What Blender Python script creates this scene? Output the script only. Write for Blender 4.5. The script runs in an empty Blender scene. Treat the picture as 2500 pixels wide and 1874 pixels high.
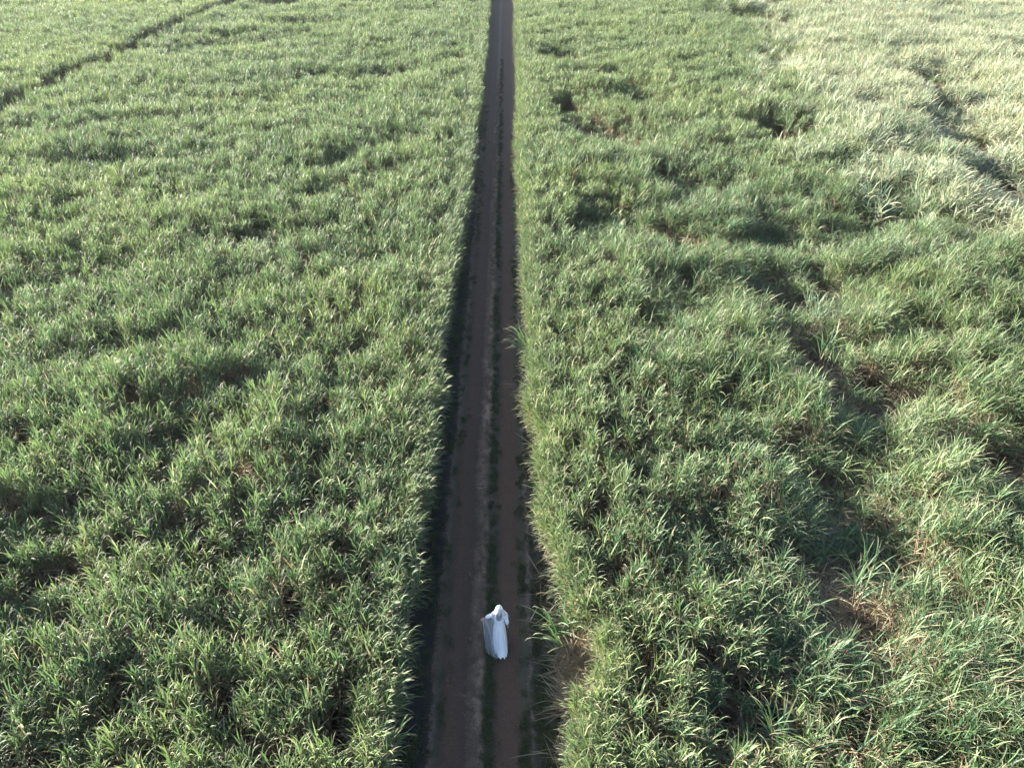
import bpy, bmesh, math, random
import numpy as np
from mathutils import Vector

C = bpy.context.scene
COL = C.collection
R = math.radians
rng = np.random.default_rng(11)

# ------------------------------------------------------------------ camera, sky, sun
CAM_H = 18.0
cam_d = bpy.data.cameras.new('camera')
cam_d.sensor_fit = 'HORIZONTAL'
cam_d.sensor_width = 36.0
cam_d.lens = 24.98
cam_d.clip_end = 3000
cam = bpy.data.objects.new('camera', cam_d)
COL.objects.link(cam)
cam.location = (0, 0, CAM_H)
cam.rotation_euler = (R(90 - 35.8), 0, -0.0069)
C.camera = cam

SUN_EL, SUN_AZ = 20.5, -68.0            # azimuth clockwise from +Y: the sun stands to the left, a little ahead
w = bpy.data.worlds.new('World')
C.world = w
w.use_nodes = True
nt = w.node_tree
bg = nt.nodes['Background']
sky = nt.nodes.new('ShaderNodeTexSky')
sky.sky_type = 'NISHITA'
sky.sun_disc = False
sky.sun_elevation = R(SUN_EL)
sky.sun_rotation = R(SUN_AZ)
sky.altitude = 50
sky.air_density = 1.0
sky.dust_density = 1.0
nt.links.new(sky.outputs[0], bg.inputs[0])
bg.inputs[1].default_value = 0.07

sun_d = bpy.data.lights.new('sun', 'SUN')
sun_d.energy = 5.0
sun_d.angle = R(0.6)
sun_d.color = (1.0, 0.95, 0.85)
sun = bpy.data.objects.new('sun', sun_d)
COL.objects.link(sun)
to_sun = Vector((math.sin(R(SUN_AZ)) * math.cos(R(SUN_EL)), math.cos(R(SUN_AZ)) * math.cos(R(SUN_EL)), math.sin(R(SUN_EL))))
sun.rotation_euler = to_sun.to_track_quat('Z', 'Y').to_euler()
sun.location = (-60, 30, 60)

C.view_settings.view_transform = 'Standard'
C.view_settings.look = 'None'
C.view_settings.exposure = 3.1
C.view_settings.gamma = 1.0
C.render.engine = 'CYCLES'
C.cycles.max_bounces = 6
C.cycles.diffuse_bounces = 1
C.cycles.glossy_bounces = 2
C.cycles.transmission_bounces = 2
C.cycles.use_denoising = True
C.cycles.transparent_max_bounces = 8


# ------------------------------------------------------------------ helpers
def tag(o, label=None, cat=None, group=None, kind=None):
    if label: o['label'] = label
    if cat: o['category'] = cat
    if group: o['group'] = group
    if kind: o['kind'] = kind
    return o


def empty(name, loc, rz=0.0):
    o = bpy.data.objects.new(name, None)
    o.empty_display_size = 0.2
    COL.objects.link(o)
    o.location = loc
    o.rotation_euler = (0, 0, rz)
    return o


def mesh_from(name, verts, faces, mat, smooth=True, link=True, parent=None, col=None):
    me = bpy.data.meshes.new(name)
    verts = np.asarray(verts, dtype=np.float32)
    if isinstance(faces, np.ndarray):
        n, k = faces.shape
        me.vertices.add(len(verts))
        me.vertices.foreach_set('co', verts.ravel())
        me.loops.add(n * k)
        me.loops.foreach_set('vertex_index', faces.astype(np.int32).ravel())
        me.polygons.add(n)
        me.polygons.foreach_set('loop_start', np.arange(0, n * k, k, dtype=np.int32))
        me.update(calc_edges=True)
    else:
        me.from_pydata([tuple(map(float, v)) for v in verts], [], faces)
        me.update()
    me.validate()
    if smooth:
        me.polygons.foreach_set('use_smooth', np.ones(len(me.polygons), dtype=bool))
    if col is not None:
        a = me.attributes.new('leafcol', 'FLOAT_VECTOR', 'POINT')
        a.data.foreach_set('vector', np.asarray(col, dtype=np.float32).ravel())
    me.materials.append(mat)
    o = bpy.data.objects.new(name, me)
    if link: COL.objects.link(o)
    if parent: o.parent = parent
    return o


def hash2(ix, iy, seed):
    h = (ix.astype(np.int64) * 374761393 + iy.astype(np.int64) * 668265263 + seed * 974634777) & 0x7fffffff
    h = ((h ^ (h >> 13)) * 1274126177) & 0x7fffffff
    return ((h ^ (h >> 16)) & 0xffff) / 32767.5 - 1.0


def vnoise(x, y, seed=0):
    """smooth value noise in [-1, 1]"""
    x = np.asarray(x, float); y = np.asarray(y, float)
    x0 = np.floor(x); y0 = np.floor(y)
    fx = x - x0; fy = y - y0
    fx = fx * fx * fx * (fx * (fx * 6 - 15) + 10); fy = fy * fy * fy * (fy * (fy * 6 - 15) + 10)
    a = hash2(x0, y0, seed); b = hash2(x0 + 1, y0, seed)
    c = hash2(x0, y0 + 1, seed); d = hash2(x0 + 1, y0 + 1, seed)
    return (a * (1 - fx) + b * fx) * (1 - fy) + (c * (1 - fx) + d * fx) * fy


def N(tree, kind, **inputs):
    n = tree.nodes.new(kind)
    for k, v in inputs.items():
        n.inputs[k.replace('_', ' ')].default_value = v
    return n


def mixc(tree, fac, a, b, blend='MIX'):
    n = tree.nodes.new('ShaderNodeMix')
    n.data_type = 'RGBA'
    n.blend_type = blend
    for sock, v in ((n.inputs[0], fac), (n.inputs[6], a), (n.inputs[7], b)):
        if isinstance(v, bpy.types.NodeSocket): tree.links.new(v, sock)
        elif isinstance(v, tuple): sock.default_value = (*v, 1.0) if len(v) == 3 else v
        else: sock.default_value = v
    return n.outputs[2]


def maths(tree, op, a, b=None, c=None, clamp=False):
    n = tree.nodes.new('ShaderNodeMath')
    n.operation = op
    n.use_clamp = clamp
    for i, v in enumerate((a, b, c)):
        if v is None: continue
        if isinstance(v, bpy.types.NodeSocket): tree.links.new(v, n.inputs[i])
        else: n.inputs[i].default_value = v
    return n.outputs[0]


def new_mat(name):
    m = bpy.data.materials.new(name)
    m.use_nodes = True
    t = m.node_tree
    p = t.nodes['Principled BSDF']
    return m, t, p


# ------------------------------------------------------------------ materials
def leaf_material(name, young, mid, blue, straw, straw_deep, transl=0.26, rough=0.58):
    """leafcol = (dryness, random per leaf, position along the leaf); tint = per clump"""
    m, t, p = new_mat(name)
    at = t.nodes.new('ShaderNodeAttribute'); at.attribute_name = 'leafcol'; at.attribute_type = 'GEOMETRY'
    sep = t.nodes.new('ShaderNodeSeparateXYZ'); t.links.new(at.outputs['Vector'], sep.inputs[0])
    dry, rnd, along = sep.outputs[0], sep.outputs[1], sep.outputs[2]
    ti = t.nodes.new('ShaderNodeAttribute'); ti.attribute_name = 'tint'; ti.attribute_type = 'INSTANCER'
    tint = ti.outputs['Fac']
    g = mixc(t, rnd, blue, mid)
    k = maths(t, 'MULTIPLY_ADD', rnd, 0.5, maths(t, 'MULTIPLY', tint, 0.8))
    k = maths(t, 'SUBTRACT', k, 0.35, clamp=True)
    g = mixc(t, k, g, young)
    tip = maths(t, 'MULTIPLY', maths(t, 'POWER', along, 4.0), 0.75)
    s = mixc(t, rnd, straw_deep, straw)
    d = maths(t, 'MAXIMUM', dry, tip, clamp=True)
    c = mixc(t, d, g, s)
    t.links.new(c, p.inputs['Base Color'])
    p.inputs['Roughness'].default_value = rough
    p.inputs['Specular IOR Level'].default_value = 0.3
    tr = t.nodes.new('ShaderNodeBsdfTranslucent')
    c2 = mixc(t, 0.65, c, (1.2, 1.3, 0.9), 'MULTIPLY')
    c3 = mixc(t, 1.0, c2, (1.4, 1.4, 1.4), 'MULTIPLY')
    t.links.new(c3, tr.inputs[0])
    mx = t.nodes.new('ShaderNodeMixShader'); mx.inputs[0].default_value = transl
    t.links.new(p.outputs[0], mx.inputs[1]); t.links.new(tr.outputs[0], mx.inputs[2])
    out = t.nodes['Material Output']
    t.links.new(mx.outputs[0], out.inputs[0])
    return m


M_LEAF = leaf_material('cane_leaf', (0.118, 0.165, 0.05), (0.05, 0.104, 0.038), (0.022, 0.066, 0.034), (0.40, 0.35, 0.23), (0.135, 0.078, 0.058))
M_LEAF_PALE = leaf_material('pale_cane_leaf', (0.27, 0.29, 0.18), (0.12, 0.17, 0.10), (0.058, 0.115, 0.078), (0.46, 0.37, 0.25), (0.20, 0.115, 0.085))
M_GRASS = leaf_material('verge_grass', (0.09, 0.12, 0.035), (0.05, 0.075, 0.025), (0.03, 0.055, 0.022), (0.17, 0.13, 0.09), (0.08, 0.055, 0.04), transl=0.25, rough=0.6)
M_DRYGRASS = leaf_material('dry_stubble', (0.21, 0.15, 0.10), (0.17, 0.12, 0.082), (0.12, 0.088, 0.062), (0.25, 0.18, 0.125), (0.13, 0.10, 0.085), transl=0.15, rough=0.8)

M_STALK, t, p = new_mat('cane_stalk')
nz = N(t, 'ShaderNodeTexNoise', Scale=9.0)
tc = t.nodes.new('ShaderNodeTexCoord'); t.links.new(tc.outputs['Object'], nz.inputs['Vector'])
t.links.new(mixc(t, nz.outputs[0], (0.15, 0.085, 0.062), (0.17, 0.14, 0.07)), p.inputs['Base Color'])
p.inputs['Roughness'].default_value = 0.5


def ground_material(name, a, b, c, s1=0.6, s2=14.0):
    m, t, p = new_mat(name)
    tc = t.nodes.new('ShaderNodeTexCoord')
    n1 = N(t, 'ShaderNodeTexNoise', Scale=s1, Detail=6.0)
    n2 = N(t, 'ShaderNodeTexNoise', Scale=s2, Detail=8.0)
    for n in (n1, n2): t.links.new(tc.outputs['Object'], n.inputs['Vector'])
    k = maths(t, 'MULTIPLY_ADD', n2.outputs[0], 3.0, -1.0, clamp=True)
    t.links.new(mixc(t, maths(t, 'MULTIPLY_ADD', n1.outputs[0], 2.4, -0.7, clamp=True), mixc(t, k, a, b), c), p.inputs['Base Color'])
    p.inputs['Roughness'].default_value = 0.95
    bp = t.nodes.new('ShaderNodeBump'); bp.inputs['Strength'].default_value = 0.7; bp.inputs['Distance'].default_value = 0.05
    t.links.new(n2.outputs[0], bp.inputs['Height']); t.links.new(bp.outputs[0], p.inputs['Normal'])
    return m


M_SOIL = ground_material('field_soil', (0.035, 0.023, 0.018), (0.065, 0.042, 0.032), (0.045, 0.032, 0.024))
M_LANE = ground_material('lane_soil', (0.06, 0.042, 0.03), (0.09, 0.062, 0.045), (0.05, 0.05, 0.028))


def track_material():
    m, t, p = new_mat('track_dirt')
    tc = t.nodes.new('ShaderNodeTexCoord')
    sx = t.nodes.new('ShaderNodeSeparateXYZ'); t.links.new(tc.outputs['Object'], sx.inputs[0])
    big = N(t, 'ShaderNodeTexNoise', Scale=0.35, Detail=3.0)
    med = N(t, 'ShaderNodeTexNoise', Scale=2.6, Detail=5.0, Roughness=0.65)
    fin = N(t, 'ShaderNodeTexNoise', Scale=22.0, Detail=6.0, Roughness=0.7)
    grit = N(t, 'ShaderNodeTexVoronoi', Scale=42.0)
    for n in (big, med, fin, grit): t.links.new(tc.outputs['Object'], n.inputs['Vector'])
    x = sx.outputs[0]
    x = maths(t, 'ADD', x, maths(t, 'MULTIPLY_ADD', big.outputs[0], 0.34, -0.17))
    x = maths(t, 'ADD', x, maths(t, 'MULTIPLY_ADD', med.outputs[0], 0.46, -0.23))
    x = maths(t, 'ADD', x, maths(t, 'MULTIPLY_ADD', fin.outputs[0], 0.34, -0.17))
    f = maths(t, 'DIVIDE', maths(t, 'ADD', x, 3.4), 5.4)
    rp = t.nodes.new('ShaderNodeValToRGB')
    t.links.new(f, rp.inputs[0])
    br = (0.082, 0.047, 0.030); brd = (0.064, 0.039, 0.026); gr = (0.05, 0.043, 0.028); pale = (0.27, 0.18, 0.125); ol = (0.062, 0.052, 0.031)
    stops = [(-3.3, (0.012, 0.011, 0.008)), (-2.3, (0.014, 0.013, 0.009)), (-2.12, (0.03, 0.024, 0.016)), (-2.04, (0.12, 0.08, 0.058)), (-1.98, (0.09, 0.06, 0.045)), (-1.92, ol), (-1.78, brd), (-1.6, br), (-1.16, brd),  # near-black first stops: the left cane's deep shade painted into the soil
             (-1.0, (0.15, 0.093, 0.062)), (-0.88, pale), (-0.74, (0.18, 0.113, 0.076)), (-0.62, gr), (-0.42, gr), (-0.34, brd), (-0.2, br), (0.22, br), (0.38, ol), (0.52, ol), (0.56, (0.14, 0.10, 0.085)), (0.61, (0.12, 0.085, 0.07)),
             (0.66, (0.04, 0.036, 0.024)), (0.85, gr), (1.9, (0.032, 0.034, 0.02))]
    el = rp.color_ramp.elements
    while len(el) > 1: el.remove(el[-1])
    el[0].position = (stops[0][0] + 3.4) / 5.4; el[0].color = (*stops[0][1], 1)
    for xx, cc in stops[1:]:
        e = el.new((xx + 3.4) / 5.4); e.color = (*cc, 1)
    c = rp.outputs[0]
    # loose patches of bare brown and of litter break the stripes up
    k = maths(t, 'MULTIPLY_ADD', med.outputs[0], 5.0, -2.9, clamp=True)
    c = mixc(t, maths(t, 'MULTIPLY', k, 0.45), c, (0.10, 0.07, 0.055))
    far = maths(t, 'MULTIPLY_ADD', sx.outputs[1], 0.016, -0.45, clamp=True)
    c = mixc(t, maths(t, 'MULTIPLY', far, 0.7), c, (0.125, 0.082, 0.06))      # further on the stripes fade into an even lighter brown
    k2 = maths(t, 'MULTIPLY_ADD', fin.outputs[0], 2.2, -0.5)
    c = mixc(t, 1.0, c, (1, 1, 1), 'MULTIPLY') if False else c
    n = t.nodes.new('ShaderNodeHueSaturation')
    t.links.new(c, n.inputs['Color'])
    t.links.new(maths(t, 'MULTIPLY_ADD', k2, 1.0, 0.36), n.inputs['Value'])
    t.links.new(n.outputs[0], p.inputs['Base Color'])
    p.inputs['Roughness'].default_value = 0.95
    bp = t.nodes.new('ShaderNodeBump'); bp.inputs['Strength'].default_value = 0.8; bp.inputs['Distance'].default_value = 0.025
    h = maths(t, 'MULTIPLY_ADD', grit.outputs[0], -0.5, fin.outputs[0])
    t.links.new(h, bp.inputs['Height']); t.links.new(bp.outputs[0], p.inputs['Normal'])
    return m


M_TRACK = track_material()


# ------------------------------------------------------------------ the ground, the track and the far lane
def sheet(name, xs, ys, zf, mat):
    X, Y = np.meshgrid(xs, ys)
    Z = zf(X, Y)
    v = np.stack([X.ravel(), Y.ravel(), Z.ravel()], 1)
    nx, ny = len(xs), len(ys)
    i = np.arange(nx - 1)[None, :] + nx * np.arange(ny - 1)[:, None]
    i = i.ravel()
    f = np.stack([i, i + 1, i + 1 + nx, i + nx], 1)
    return mesh_from(name, v, f, mat)


g = sheet('ground', np.linspace(-260, 260, 41), np.linspace(-60, 420, 41), lambda X, Y: X * 0, M_SOIL)
tag(g, 'brown soil under the cane fields', 'ground', kind='structure')


def track_z(X, Y):
    rut = lambda c, s: np.exp(-((X - c) / s) ** 2)
    z = 0.05 - 0.04 * rut(-1.3, 0.3) - 0.04 * rut(0.1, 0.36) + 0.03 * rut(-0.62, 0.3) + 0.02 * rut(0.62, 0.08) + 0.02 * rut(-2.02, 0.1)
    z = z - 0.03 * np.clip(-2.2 - X, 0, 1) - 0.03 * np.clip(X - 0.8, 0, 1)
    z = z + 0.012 * vnoise(X * 2.3, Y * 2.3, 5) + 0.008 * vnoise(X * 6, Y * 6, 6)
    return np.maximum(z, 0.006)


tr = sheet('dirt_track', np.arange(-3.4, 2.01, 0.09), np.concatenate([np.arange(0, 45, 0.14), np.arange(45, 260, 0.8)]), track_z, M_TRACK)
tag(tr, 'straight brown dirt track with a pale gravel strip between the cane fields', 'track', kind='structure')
ln = sheet('farm_lane', np.linspace(-43.6, -39.8, 5), np.linspace(30, 260, 40), lambda X, Y: X * 0 + 0.008, M_LANE)
tag(ln, 'narrow shaded farm lane cutting through the cane', 'lane', kind='structure')


# ------------------------------------------------------------------ leaf and clump geometry
SEG = 8


def leaf_arrays(base, phi, th0, bend, power, L, wid, twist, dry, rnd, hookside=None):
    """many arching strap leaves at once -> verts, faces, leafcol"""
    n = len(L)
    tt = np.linspace(0, 1, SEG + 1)
    th = th0[:, None] + bend[:, None] * tt[None, :] ** power[:, None]
    ds = (L / SEG)[:, None]
    thm = 0.5 * (th[:, 1:] + th[:, :-1])
    r = np.concatenate([np.zeros((n, 1)), np.cumsum(np.sin(thm) * ds, 1)], 1)
    z = np.concatenate([np.zeros((n, 1)), np.cumsum(np.cos(thm) * ds, 1)], 1)
    cp, sp = np.cos(phi)[:, None], np.sin(phi)[:, None]
    P = np.stack([base[:, 0:1] + r * cp, base[:, 1:2] + r * sp, base[:, 2:3] + z], 2)
    T = np.stack([np.sin(th) * cp, np.sin(th) * sp, np.cos(th)], 2)
    S = np.stack([-sp + 0 * th, cp + 0 * th, 0 * th], 2)
    Nn = np.cross(S, T)
    tw = twist[:, None] * tt[None, :] ** 1.2
    W = S * np.cos(tw)[..., None] + Nn * np.sin(tw)[..., None]
    prof = np.minimum(1.0, 0.45 + 2.4 * tt) * np.clip(1 - tt ** 2.6, 0.0, 1) + 0.02
    hw = 0.5 * wid[:, None] * prof[None, :]
    A = P - W * hw[..., None]
    B = P + W * hw[..., None]
    v = np.stack([A, B], 2).reshape(-1, 3)
    m = (SEG + 1) * 2
    k = np.arange(SEG) * 2
    f1 = np.stack([k, k + 1, k + 3, k + 2], 1)
    f = (f1[None] + (np.arange(n) * m)[:, None, None]).reshape(-1, 4)
    col = np.stack([np.broadcast_to(dry[:, None], th.shape), np.broadcast_to(rnd[:, None], th.shape), np.broadcast_to(tt[None], th.shape)], 2)
    col = np.repeat(col[:, :, None, :], 2, 2).reshape(-1, 3)
    return v, f, col


def tube_arrays(path, rad, sides=6):
    path = np.asarray(path); n = len(path)
    a = np.linspace(0, 2 * np.pi, sides, endpoint=False)
    v = np.stack([path[:, None, 0] + rad[:, None] * np.cos(a), path[:, None, 1] + rad[:, None] * np.sin(a), np.repeat(path[:, None, 2], sides, 1)], 2).reshape(-1, 3)
    f = [[i * sides + j, i * sides + (j + 1) % sides, (i + 1) * sides + (j + 1) % sides, (i + 1) * sides + j] for i in range(n - 1) for j in range(sides)]
    return v, np.array(f)


def cat(parts):
    vs, fs, cs, o = [], [], [], 0
    for v, f, c in parts:
        vs.append(v); fs.append(f + o); cs.append(c); o += len(v)
    return np.concatenate(vs), np.concatenate(fs), np.concatenate(cs)


def cane_clump(r, nst, spread, height, lean, leafL, open_, nleaf=10, ndead=4, width=0.042, phi_bias=None, bias=0.0, span=0.30):
    """one stool of cane: stalks from the soil, a fan of green leaves on each, dead leaves hanging below"""
    leaves, stalks = [], []
    for s in range(nst):
        a = r.uniform(0, 2 * np.pi); q = spread * math.sqrt(r.uniform(0.02, 1))
        b = np.array([q * math.cos(a), q * math.sin(a), 0.0])
        la = r.uniform(0, 2 * np.pi) if r.uniform() < 0.5 else a
        if phi_bias is not None and r.uniform() < bias: la = phi_bias + r.normal(0, 0.35)
        lm = lean * r.uniform(0.4, 1.3)
        h = height * r.uniform(0.86, 1.1)
        u = np.linspace(0, 1, 7)
        path = np.stack([b[0] + np.cos(la) * lm * h * u ** 1.6, b[1] + np.sin(la) * lm * h * u ** 1.6, h * u * math.cos(0.6 * lm)], 1)
        v, f = tube_arrays(path, np.linspace(0.017, 0.010, 7), 5)
        stalks.append((v, f, np.zeros((len(v), 3)) + [0.6, r.uniform(), 0]))
        n = nleaf + int(r.integers(-2, 3))
        i = np.arange(n) / max(1, n - 1)
        u0 = 1.0 - span * i + r.normal(0, 0.01, n)
        base = np.stack([np.interp(u0, u, path[:, k]) for k in range(3)], 1)
        phi = a + np.where(np.arange(n) % 2 == 0, 0, np.pi) + r.normal(0, 0.75, n)
        if phi_bias is not None:
            pick = r.uniform(size=n) < bias
            phi = np.where(pick, phi_bias + r.normal(0, 0.45, n), phi)
        th0 = 0.08 + open_ * (0.15 + 0.85 * i) * r.uniform(0.7, 1.3, n) + 0.04
        hook = r.uniform(size=n) < 0.72
        bend = np.where(hook, r.uniform(1.5, 2.6, n), r.uniform(0.5, 1.3, n)) * (0.75 + 0.4 * i)
        power = np.where(hook, r.uniform(3.0, 6.0, n), r.uniform(1.4, 2.4, n))
        L = leafL * (0.66 + 0.5 * np.sin(np.pi * (0.15 + 0.7 * i))) * r.uniform(0.8, 1.2, n)
        dry = np.where(r.uniform(size=n) < 0.04 + 0.10 * i, r.uniform(0.35, 1.0, n), r.uniform(0, 0.10, n))
        leaves.append(leaf_arrays(base, phi, th0, bend, power, L, width * r.uniform(0.75, 1.2, n), r.normal(0, 0.8, n), dry, r.uniform(size=n)))
        if ndead:
            n = ndead
            u0 = r.uniform(0.2, 0.68, n)
            base = np.stack([np.interp(u0, u, path[:, k]) for k in range(3)], 1)
            leaves.append(leaf_arrays(base, r.uniform(0, 2 * np.pi, n), r.uniform(0.5, 1.4, n), r.uniform(1.0, 2.0, n), r.uniform(0.5, 1.0, n), min(1.0, 1.4 * leafL) * r.uniform(0.6, 1.1, n),
                                      r.uniform(0.018, 0.032, n), r.normal(0, 1.5, n), r.uniform(0.6, 1.0, n), r.uniform(size=n) * 0.7))
    return cat(leaves), cat(stalks)


def clump_object(name, arrs, mat, link=False):
    """leaves and stalks of a clump in one mesh with two materials, for scattering"""
    (lv, lf, lc), (sv, sf, sc) = arrs
    v, f, c = cat([(lv, lf, lc), (sv, sf, sc)])
    o = mesh_from(name, v, f, mat, link=link, col=c)
    o.data.materials.append(M_STALK)
    mi = np.zeros(len(f), dtype=np.int32); mi[len(lf):] = 1
    o.data.polygons.foreach_set('material_index', mi)
    return o


def scatter(name, pos, rot, scl, vid, tint, sources):
    """ONE object: a mesh of points whose geometry nodes stand a clump on every point"""
    me = bpy.data.meshes.new(name)
    me.vertices.add(len(pos))
    me.vertices.foreach_set('co', np.asarray(pos, np.float32).ravel())
    for nm, ty, key, arr in (('rot', 'FLOAT_VECTOR', 'vector', rot), ('scl', 'FLOAT_VECTOR', 'vector', scl), ('vid', 'INT', 'value', vid), ('tint', 'FLOAT', 'value', tint)):
        a = me.attributes.new(nm, ty, 'POINT')
        a.data.foreach_set(key, np.asarray(arr, np.int32 if ty == 'INT' else np.float32).ravel())
    o = bpy.data.objects.new(name, me)
    COL.objects.link(o)
    gt = bpy.data.node_groups.new(name + '_scatter', 'GeometryNodeTree')
    gt.interface.new_socket('Geometry', in_out='INPUT', socket_type='NodeSocketGeometry')
    gt.interface.new_socket('Geometry', in_out='OUTPUT', socket_type='NodeSocketGeometry')
    gi = gt.nodes.new('NodeGroupInput'); go = gt.nodes.new('NodeGroupOutput')
    join = gt.nodes.new('GeometryNodeJoinGeometry')
    for s in reversed(sources):
        oi = gt.nodes.new('GeometryNodeObjectInfo'); oi.inputs['Object'].default_value = s
        g2 = gt.nodes.new('GeometryNodeGeometryToInstance')
        gt.links.new(oi.outputs['Geometry'], g2.inputs[0]); gt.links.new(g2.outputs[0], join.inputs[0])
    ip = gt.nodes.new('GeometryNodeInstanceOnPoints')
    gt.links.new(gi.outputs[0], ip.inputs['Points'])
    gt.links.new(join.outputs[0], ip.inputs['Instance'])
    ip.inputs['Pick Instance'].default_value = True
    for nm, ty, sock in (('vid', 'INT', 'Instance Index'), ('rot', 'FLOAT_VECTOR', 'Rotation'), ('scl', 'FLOAT_VECTOR', 'Scale')):
        na = gt.nodes.new('GeometryNodeInputNamedAttribute'); na.data_type = ty; na.inputs[0].default_value = nm
        gt.links.new(na.outputs[0], ip.inputs[sock])
    gt.links.new(ip.outputs[0], go.inputs[0])
    md = o.modifiers.new('scatter', 'NODES'); md.node_group = gt
    return o


def tilt_euler(spin, ax, ay):
    """euler of (tilt towards (ax, ay), |.| = angle) after a spin about z"""
    ang = np.hypot(ax, ay) + 1e-9
    kx, ky = -ay / ang, ax / ang          # axis = z x dir
    c, s = np.cos(ang), np.sin(ang); v = 1 - c
    T = np.zeros((len(ang), 3, 3))
    T[:, 0, 0] = c + kx * kx * v; T[:, 0, 1] = kx * ky * v; T[:, 0, 2] = ky * s
    T[:, 1, 0] = kx * ky * v; T[:, 1, 1] = c + ky * ky * v; T[:, 1, 2] = -kx * s
    T[:, 2, 0] = -ky * s; T[:, 2, 1] = kx * s; T[:, 2, 2] = c
    Z = np.zeros_like(T)
    Z[:, 0, 0] = np.cos(spin); Z[:, 0, 1] = -np.sin(spin); Z[:, 1, 0] = np.sin(spin); Z[:, 1, 1] = np.cos(spin); Z[:, 2, 2] = 1
    M = T @ Z
    return np.stack([np.arctan2(M[:, 2, 1], M[:, 2, 2]), -np.arcsin(np.clip(M[:, 2, 0], -1, 1)), np.arctan2(M[:, 1, 0], M[:, 0, 0])], 1)


r1 = np.random.default_rng(3)
FINE = [clump_object('cane_stool', cane_clump(r1, 9, 0.22, 2.45, 0.07, 0.54, 0.55, nleaf=9, ndead=5, width=0.031, span=0.30), M_LEAF) for _ in range(18)]
r1 = np.random.default_rng(6)
EDGE = [clump_object('edge_cane_stool', cane_clump(r1, 8, 0.28, 2.4, 0.08, 0.60, 0.66, nleaf=18, ndead=1, width=0.027, phi_bias=0.0, bias=0.5, span=0.58), M_LEAF) for _ in range(8)]
r1 = np.random.default_rng(4)
LODGED = [clump_object('leaning_cane_stool', cane_clump(r1, 7, 0.20, 2.25, 0.17, 0.84, 0.66, nleaf=11, ndead=6, width=0.029), M_LEAF) for _ in range(14)]
r1 = np.random.default_rng(5)
PALE = [clump_object('pale_cane_stool', cane_clump(r1, 8, 0.30, 2.4, 0.22, 1.15, 0.78, nleaf=9, ndead=3, width=0.046), M_LEAF_PALE) for _ in range(12)]

r1 = np.random.default_rng(9)
DRIED = [clump_object('dry_cane_stool', cane_clump(r1, 6, 0.24, 1.9, 0.24, 0.8, 0.8, nleaf=6, ndead=22, width=0.028), M_LEAF) for _ in range(6)]

# ------------------------------------------------------------------ where the cane stands
YR = [0, 7, 9.6, 10.4, 11.6, 12.4, 14, 18, 21, 26, 30, 50, 70, 116, 260]
XR = [1.95, 1.9, 1.95, 2.6, 2.6, 1.95, 1.7, 1.5, 1.45, 1.35, 1.3, 1.2, 1.5, 1.8, 1.8]
YL = [0, 7, 10, 15, 21, 30, 50, 80, 116, 260]
XL = [-3.6, -3.45, -3.2, -3.2, -3.2, -3.1, -2.9, -2.95, -3.1, -3.1]

# hollows: centre x, y, radii across and along, rotation, strength
HOLES = [(13.0, 29.6, 1.7, 1.2, 0.5, 1), (13.1, 25.3, 1.5, 0.9, 0.4, 1), (14.3, 22.2, 1.5, 0.9, 0.2, 1), (17.6, 18.6, 1.6, 1.0, 0.3, 1), (9.9, 13.7, 1.2, 0.8, 0.2, 1),
         (9.2, 12.2, 0.6, 0.9, 0.0, 1), (40, 71, 2.6, 2.2, 0.4, 1), (37.5, 62, 1.6, 1.0, 0.4, 0.9), (34.5, 54, 2.4, 1.8, 0.4, 1), (33.2, 45, 2.2, 1.5, 0.2, 1), (21.4, 55.5, 2.0, 1.6, 0.2, 1), (5.0, 63, 1.6, 2.0, 0.1, 1),
         (7.0, 55.5, 2.2, 1.7, -0.4, 0.9), (5.3, 83, 2.2, 2.0, 0, 0.9), (9.4, 35.8, 1.5, 1.1, 0.2, 0.8), (9.4, 52, 2.0, 1.2, 0.2, 0.7), (14.2, 36, 2.0, 1.0, 0.3, 0.7), (6.0, 9.0, 1.0, 0.7, 0.1, 0.9),
         (12.2, 43.5, 2.2, 1.2, 0.1, 0.7), (21, 38, 1.8, 1.2, 0.3, 0.7), (4.0, 36.0, 1.2, 1.0, 0, 0.7), (6.3, 39.5, 1.3, 0.9, 0, 0.6), (7.2, 27.5, 1.3, 0.8, 0.2, 0.7), (10.5, 64, 3.0, 1.6, 0, 0.7),
         (4.2, 17.8, 1.1, 0.6, 0.3, 0.6), (8.0, 19.5, 1.3, 0.7, 0.5, 0.6), (6.4, 14.7, 1.2, 0.6, 0.4, 0.6), (11.5, 18.0, 1.6, 0.7, 0.2, 0.7), (35, 108, 4, 3.5, 0, 0.9), (29, 80, 2.0, 2.5, 0, 0.7),
         (-13.3, 12.3, 0.7, 0.6, 0.3, 1), (-33, 119, 3.6, 2.6, 0.2, 0.8), (-19, 70, 1.6, 1.2, 0.2, 0.5), (-11, 73.5, 2.4, 1.6, 0.5, 0.8), (-11.6, 18.8, 0.9, 0.6, 0.4, 0.8), (-10.6, 21.0, 1.2, 0.6, 0.5, 0.6),
         (-6.2, 21, 1.0, 0.6, 0.3, 0.6), (-14.6, 15, 1.0, 0.6, 0.3, 0.8), (-16, 53.5, 1.4, 1.0, 0.2, 0.5), (-8.4, 13.6, 0.9, 0.5, 0.3, 0.7), (-5.6, 11.0, 0.9, 0.45, 0.5, 0.6), (-14.8, 24.5, 1.0, 0.7, 0.2, 0.8),
         (-30, 88, 4.0, 1.6, 0.2, 0.7), (-25, 100, 3.5, 1.6, 0.3, 0.7), (-22, 43, 2.6, 0.9, 0.3, 0.6), (-28, 47, 3.0, 1.0, 0.3, 0.6), (-14, 35, 2.0, 0.8, 0.3, 0.6), (-20, 31, 2.0, 0.8, 0.2, 0.6)]


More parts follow.
